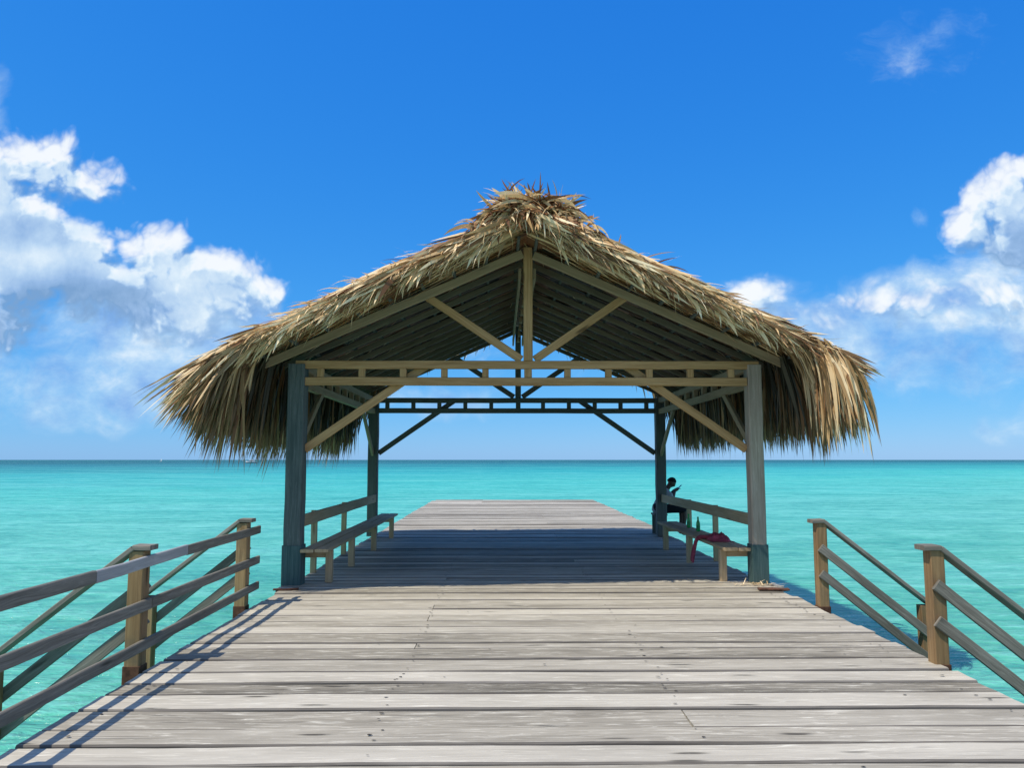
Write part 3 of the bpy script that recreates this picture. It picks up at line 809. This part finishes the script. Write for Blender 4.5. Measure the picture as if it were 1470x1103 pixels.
M['cloth'] = plain('red_cotton_cloth', (.36, .07, .10), .9, .45, 12., .1)
def cloth():
    m_ = MB(); rows = []
    # crumpled heap on the seat
    vs = []; fs = []; n, k = 22, 22
    for i in range(n+1):
        for j in range(k+1):
            a, b = i/n*2-1, j/k*2-1
            r = min(1, math.hypot(a, b)); e = max(0, 1-r*r)
            q = V(a*3.1, b*3.1, 1.7)
            z = e**.55*(.085 + .06*mnoise.noise(q*1.1) + .035*mnoise.noise(q*2.7)) + .004
            x = 3.10 + a*.15*(1 + .25*mnoise.noise(V(b*2, 3, 1))) ; y = 11.12 + b*.27*(1 + .25*mnoise.noise(V(a*2, 7, 2)))
            x = min(x, 3.27)
            vs.append((x, y, .456 + max(.004, z)))
    for i in range(n):
        for j in range(k):
            a = i*(k+1)+j; fs.append([a, a+k+1, a+k+2, a+1])
    m_.add(vs, fs, tone=.5, smooth=True)
    # sleeve trailing over the front edge and down
    path = [V(3.02, 11.2, .50), V(2.95, 11.3, .49), V(2.885, 11.38, .475), V(2.855, 11.42, .42), V(2.845, 11.47, .33), V(2.84, 11.52, .24), V(2.835, 11.55, .16), V(2.835, 11.57, .10)]
    wd = [.05, .05, .05, .042, .036, .04, .05, .045]
    vs = []; fs = []; seg = 10
    for i, p in enumerate(path):
        d = (path[min(i+1, len(path)-1)] - path[max(i-1, 0)]).normalized()
        sd = V(0, 1, 0) - d*d.y; sd.normalize(); up = sd.cross(d).normalized()
        for q in range(seg):
            a = 6.283*q/seg
            rr = 1 + .35*math.sin(3*a + i*.7)
            vs.append(p + sd*wd[i]*math.cos(a)*rr + up*.024*math.sin(a)*rr)
    for i in range(len(path)-1):
        for q in range(seg):
            a = i*seg+q; b = i*seg+(q+1) % seg
            fs.append([a, b, b+seg, a+seg])
    fs.append(list(range(seg))); fs.append([(len(path)-1)*seg+q for q in range(seg)][::-1])
    m_.add(vs, fs, tone=.5, smooth=True)
    o = m_.build('red_cloth', M['cloth'])
    return tag(o, 'crumpled red cloth on the bench with one end hanging down', 'cloth')
cloth()

# litter and rusty bits by the posts
m_ = MB()
for _ in range(46):
    x, y = XR + random.gauss(-.1, .16), 9.98 + random.gauss(0, .05)
    m_.leaf((min(x, 3.5), y, .012 + U(0, .012)), (U(-1, 1), U(-.4, .4), U(0, .12)), U(.06, .2), U(.01, .022), 0., U(.7, 1.), 2, flat=(0, 0, 1))
o = m_.build('dry_leaf_litter', M['thatch']); tag(o, 'scraps of dry palm leaf at the foot of the right front post', 'leaf litter', kind='stuff')
m_ = MB()
m_.board((3.16, 9.62, .018), (3.52, 9.58, .016), .11, .02, n=6, jit=.006); o = m_.build('rusty_strip', M['rust']); tag(o, 'rusty brown strip on the deck near the right front post', 'metal strip')
m_ = MB()
m_.board((-2.8, 9.68, .014), (-2.5, 9.72, .014), .07, .016, n=5, jit=.006); o = m_.build('rusty_strip', M['rust']); tag(o, 'rusty brown strip on the deck near the left front post', 'metal strip')
m_ = MB()
m_.board((3.43, 9.96, .02), (3.55, 9.8, .02), .02, .012, n=3); o = m_.build('stick', M['railpale']); tag(o, 'small pale stick on deck corner beside the right front post', 'stick')

# ------------------------------------------------------------------ person on the far end of the right bench
M['skin'] = plain('dark_skin', (.06, .033, .022), .5, .2, 20., .35)
M['shirt'] = plain('white_shirt_cloth', (.34, .34, .34), .85, .12, 14., .1)
M['shorts'] = plain('black_shorts_cloth', (.014, .014, .017), .85, .3, 14., .1)
M['shoe'] = plain('black_shoe_leather', (.015, .014, .014), .5, .3, 14., .3)
M['hair'] = plain('black_hair', (.008, .007, .007), .8, .3, 60., .15)
M['phone'] = plain('black_phone_case', (.012, .012, .014), .3, .1, 10., .5)
st_ = empty('box_stool', (3.41, 16.78, 0), 'small dark box seat under the person behind the far right post', 'stool')
for q_ in (-.075, .075):
    part('seat_board', M['darkpine'], ((3.41+q_, 16.58, .432), (3.41+q_, 16.98, .432), .13, .04), parent=st_)
for q_ in (16.62, 16.94):
    part('side_panel', M['darkpine'], ((3.41, q_, .006), (3.41, q_, .41), .25, .035, (0, 1, 0)), parent=st_)
HIP = V(3.40, 16.78, .455)
person = empty('person', HIP, 'person in white shirt and black shorts on the bench end, bent over a phone', 'person')
def skinned(name, mat, chains, parent, voxel=.008, extra=None):
    """tapered limbs along chains of (x,y,z,r), fused into one continuous surface"""
    vs = []; fs = []
    def capsule(p, q):
        a, b = V(*p[:3]), V(*q[:3]); ra, rb = p[3], q[3]
        d = (b-a); L = d.length; d.normalize()
        s1 = d.cross(V(.31, .77, .55)); s1.normalize(); s2 = d.cross(s1)
        prof = [(a - d*ra*math.cos(R(t_)), ra*math.sin(R(t_))) for t_ in (8, 30, 60, 90)] + [(b + d*rb*math.cos(R(t_)), rb*math.sin(R(t_))) for t_ in (90, 60, 30, 8)]
        o_ = len(vs); n_ = 14
        for c, r_ in prof:
            for k in range(n_): vs.append(c + (s1*math.cos(6.28319*k/n_) + s2*math.sin(6.28319*k/n_))*r_)
        for i in range(len(prof)-1):
            for k in range(n_):
                k2 = (k+1) % n_
                fs.append([o_+i*n_+k, o_+i*n_+k2, o_+(i+1)*n_+k2, o_+(i+1)*n_+k])
        fs.append([o_+k for k in range(n_)][::-1]); fs.append([o_+(len(prof)-1)*n_+k for k in range(n_)])
    for ch in chains:
        for p, q in zip(ch, ch[1:]): capsule(p, q)
    for (ev_, ef_) in (extra or []):
        o_ = len(vs); vs.extend(ev_); fs.extend([[o_+i for i in f] for f in ef_])
    me = bpy.data.meshes.new(name); me.from_pydata([tuple(p) for p in vs], [], fs); me.update()
    tmp = bpy.data.objects.new(name, me); COL.objects.link(tmp)
    rm = tmp.modifiers.new('fuse', 'REMESH'); rm.mode = 'VOXEL'; rm.voxel_size = voxel; rm.use_smooth_shade = True
    sm = tmp.modifiers.new('relax', 'SMOOTH'); sm.iterations = 3; sm.factor = .5
    dg = bpy.context.evaluated_depsgraph_get(); dg.update()
    m2 = bpy.data.meshes.new_from_object(tmp.evaluated_get(dg)); m2.name = name
    bpy.data.objects.remove(tmp)
    m2.materials.clear(); m2.materials.append(mat)
    m2.polygons.foreach_set('material_index', [0]*len(m2.polygons)); m2.polygons.foreach_set('use_smooth', [True]*len(m2.polygons))
    o = bpy.data.objects.new(name, m2); COL.objects.link(o); o.parent = parent
    return o
# head, built looking along +x then pitched down
HC = V(.285, 0, .655); HP = R(38)
def head_shape(scale=1., hair=False):
    n, k = 28, 20; vs = []; fs = []
    rot = Matrix.Rotation(HP, 3, 'Y')
    for i in range(k+1):
        th = math.pi*i/k
        for j in range(n):
            ph = 2*math.pi*j/n
            d = V(math.sin(th)*math.cos(ph), math.sin(th)*math.sin(ph), math.cos(th))
            p = V(d.x*.098, d.y*.076, d.z*.115)
            if d.z < 0: p.y *= 1 + .28*d.z; p.x *= 1 + .10*d.z                    # jaw narrows
            if d.z < -.2 and d.x < 0: p.x *= .62                                   # nape
            if d.x > 0:
                gz = lambda z0, s: math.exp(-((d.z-z0)/s)**2)
                gy = lambda y0, s: math.exp(-((d.y-y0)/s)**2)
                p.x += d.x*.024*gz(-.18, .16)*gy(0, .16)                            # nose
                p.x += d.x*.007*gz(.16, .08)                                        # brow
                p.x -= d.x*.010*gz(0.0, .09)*(gy(.36, .16) + gy(-.36, .16))         # eye sockets
                p.x += d.x*.009*gz(-.50, .07)*gy(0, .3)                             # lips
                p.x += d.x*.012*gz(-.85, .14)*gy(0, .4)                             # chin
            ear = math.exp(-((d.x+.05)/.14)**2 - ((d.z+.06)/.2)**2)
            p.y += (.018 if d.y > 0 else -.018)*ear*abs(d.y)
            if hair:
                if d.z < .12 + .45*max(0, d.x) - .35*max(0, -d.x): p *= .9
                else: p *= 1.06 + .012*mnoise.noise(d*9)
            vs.append(HC + rot @ (p*scale))
    for i in range(k):
        for j in range(n):
            a = i*n+j; b = i*n+(j+1) % n
            if i == 0: fs.append([0, a+n, b+n])
            elif i == k-1: fs.append([a, k*n, b])
            else: fs.append([a, a+n, b+n, b])
    return vs, fs
ch = [[(0, 0, .10, .13), (.05, 0, .24, .115), (.11, 0, .38, .11), (.165, 0, .475, .075), (.20, 0, .53, .052), (.25, 0, .60, .055)]]
for sg in (-1, 1):
    ch.append([(0, sg*.05, .10, .11), (.03, sg*.10, .085, .085), (.28, sg*.125, .095, .075), (.52, sg*.13, .085, .058), (.525, sg*.13, -.1, .05), (.50, sg*.13, -.36, .035), (.53, sg*.135, -.415, .036), (.63, sg*.15, -.43, .028)])
    wr = (.345, sg*.075, .475, .027)
    ch.append([(.11, 0, .38, .11), (.16, sg*.16, .425, .06), (.20, sg*.21, .40, .052), (.235, sg*.245, .27, .043), (.29, sg*.16, .375, .038), wr, (.40, sg*.055, .505, .03)])
    palm = (.40, sg*.055, .505, .03)
    for q, (oy, l) in enumerate(((.022, .055), (.008, .065), (-.006, .062), (-.02, .048))):
        ch.append([palm, (.425, sg*(.05)+oy*.9, .515, .0105), (.425+l*.55, sg*.035+oy, .528, .009), (.42+l*.95, sg*.015+oy, .522, .0075)])
    ch.append([palm, (.395, sg*.028, .525, .0115), (.42, sg*.012, .545, .009)])
hv, hf = head_shape()
body = skinned('body', M['skin'], ch, person, .0055, [(hv, hf)])
ch = [[(-.005, 0, .09, .145), (.05, 0, .23, .128), (.11, 0, .375, .126), (.165, 0, .47, .085)]]
for sg in (-1, 1): ch.append([(.11, 0, .375, .126), (.155, sg*.155, .425, .075), (.203, sg*.215, .395, .067), (.225, sg*.24, .31, .06)])
skinned('shirt', M['shirt'], ch, person, .012)
ch = [[(-.01, -.04, .12, .125), (-.01, .04, .12, .125)]]
for sg in (-1, 1): ch.append([(-.005, sg*.04, .095, .12), (.03, sg*.10, .085, .10), (.28, sg*.125, .098, .092), (.50, sg*.13, .088, .082)])
skinned('shorts', M['shorts'], ch, person, .012)
hv, hf = head_shape(1.0, True)
m_ = MB(); m_.add([p + HIP for p in hv], hf, smooth=True); m_.build('hair', M['hair'], person)
for sg in (-1, 1):
    skinned('shoe', M['shoe'], [[(.49, sg*.13, -.385, .046), (.50, sg*.132, -.415, .046), (.57, sg*.14, -.425, .042), (.66, sg*.152, -.432, .034)]], person, .008)
m_ = MB(); q = HIP + V(.455, 0, .545)
m_.board(q + V(-.05, 0, -.035), q + V(.05, 0, .055), .075, .009, (0, 0, 1), n=1, jit=0)
o = m_.build('mobile_phone', M['phone']); tag(o, 'dark mobile phone held in the hands of the seated person', 'phone')

# ------------------------------------------------------------------ boats on the horizon
M['hull'] = plain('white_boat_gelcoat', (.8, .8, .78), .3, .05, 1., .5)
M['hulldark'] = plain('dark_boat_bottom_paint', (.03, .035, .05), .5, .2, 1.)
M['window'] = plain('dark_boat_glass', (.02, .025, .03), .15, .1, 1., .5)
M['sail'] = plain('white_sail_cloth', (.78, .78, .74), .8, .06, 1., .1)
def loft(mb, secs, mi=0):
    k = len(secs[0]); vs = [p for s in secs for p in s]; fs = []
    for i in range(len(secs)-1):
        for j in range(k-1):
            a = i*k+j; fs.append([a, a+1, a+k+1, a+k])
    fs.append(list(range(k))); fs.append([(len(secs)-1)*k+j for j in range(k)][::-1])
    for i in range(len(secs)-1): fs.append([i*k, i*k+k, (i+1)*k+k-1, i*k+k-1])
    mb.add(vs, fs, mi=mi)
def boat(name, label, cat, pos, L, rot, kind):
    e = empty(name, pos, label, cat)
    e.rotation_euler.z = rot
    P = V(*pos)
    B = L*.34; F = L*.15
    def sec(t, z0, z1, wsc):
        x = (t-.5)*L; wd = B/2*(1 - max(0, (t-.45)/.55)**2.2)*wsc; sheer = F*.35*t*t
        z1 += sheer
        return [P + V(x, -wd, z1), P + V(x, -wd*.82, z0 + (z1-z0)*.3), P + V(x*.97, 0, z0), P + V(x, wd*.82, z0 + (z1-z0)*.3), P + V(x, wd, z1)]
    m_ = MB(); loft(m_, [sec(i/10, F*.12, F, 1) for i in range(11)]); hull = m_.build('hull', M['hull'], e)
    m_ = MB(); loft(m_, [sec(i/10, -F*.6, F*.16, .86) for i in range(11)]); m_.build('bottom', M['hulldark'], e)
    if kind == 'motor':
        def cab(x0, x1, wd, z0, z1, rake):
            return [[P+V(x0, -wd, z0), P+V(x0+.1, -wd*.9, z1), P+V(x0+.1, wd*.9, z1), P+V(x0, wd, z0)], [P+V(x1, -wd, z0), P+V(x1-rake, -wd*.85, z1), P+V(x1-rake, wd*.85, z1), P+V(x1, wd, z0)]]
        m_ = MB(); loft(m_, cab(-L*.28, L*.25, B*.38, F*.95, F*2.0, L*.1)); m_.build('cabin', M['hull'], e)
        m_ = MB(); loft(m_, cab(-L*.24, L*.235, B*.39, F*1.35, F*1.75, L*.04)); m_.build('window', M['window'], e)
        m_ = MB(); m_.board(P+V(-L*.2, 0, F*2.5), P+V(L*.08, 0, F*2.5), B*.7, .08, n=1, jit=0)
        for a in (-.19, .07):
            for b in (-1, 1): m_.board(P+V(L*a, b*B*.28, F*1.9), P+V(L*a, b*B*.3, F*2.48), .07, .07, (0, 1, 0), n=1, jit=0)
        m_.build('canopy', M['hull'], e)
    else:
        m_ = MB(); m_.lathe([(L*.012, 0), (L*.008, L*1.25)], P+V(L*.05, 0, F*.9), 8); m_.build('mast', M['hull'], e)
        a, b, c = P+V(L*.04, 0, F*2), P+V(-L*.42, L*.05, F*2), P+V(L*.05, 0, F*.9+L*1.2)
        vs = []; fs = []
        for i in range(9):
            tt = i/8; lf = a.lerp(c, tt); rt = b.lerp(c, tt)
            for j in range(6):
                p = lf.lerp(rt, j/5); p.y += math.sin(math.pi*j/5)*(1-tt)*L*.06; vs.append(p)
        for i in range(8):
            for j in range(5): q = i*6+j; fs.append([q, q+1, q+7, q+6])
        m_.add(vs, fs, smooth=True); sl = m_.build('sail', M['sail'], e)
        sl.modifiers.new('cloth', 'SOLIDIFY').thickness = .03
    return e
def at(px, D):       # a point of the sea at this bearing and distance
    return ((px-720)/1104*D, D, WZ)
boat('motor_yacht', 'white motor yacht moored below the left thatch fringe', 'boat', at(364, 640), 8.5, R(200), 'motor')
boat('sailing_boat', 'small white sailing boat far left on the horizon', 'boat', at(236.5, 1100), 3.6, R(165), 'sail')
boat('sailing_boat', 'tiny white sailing boat just left of the motor yacht', 'boat', at(352, 1500), 3., R(20), 'sail')
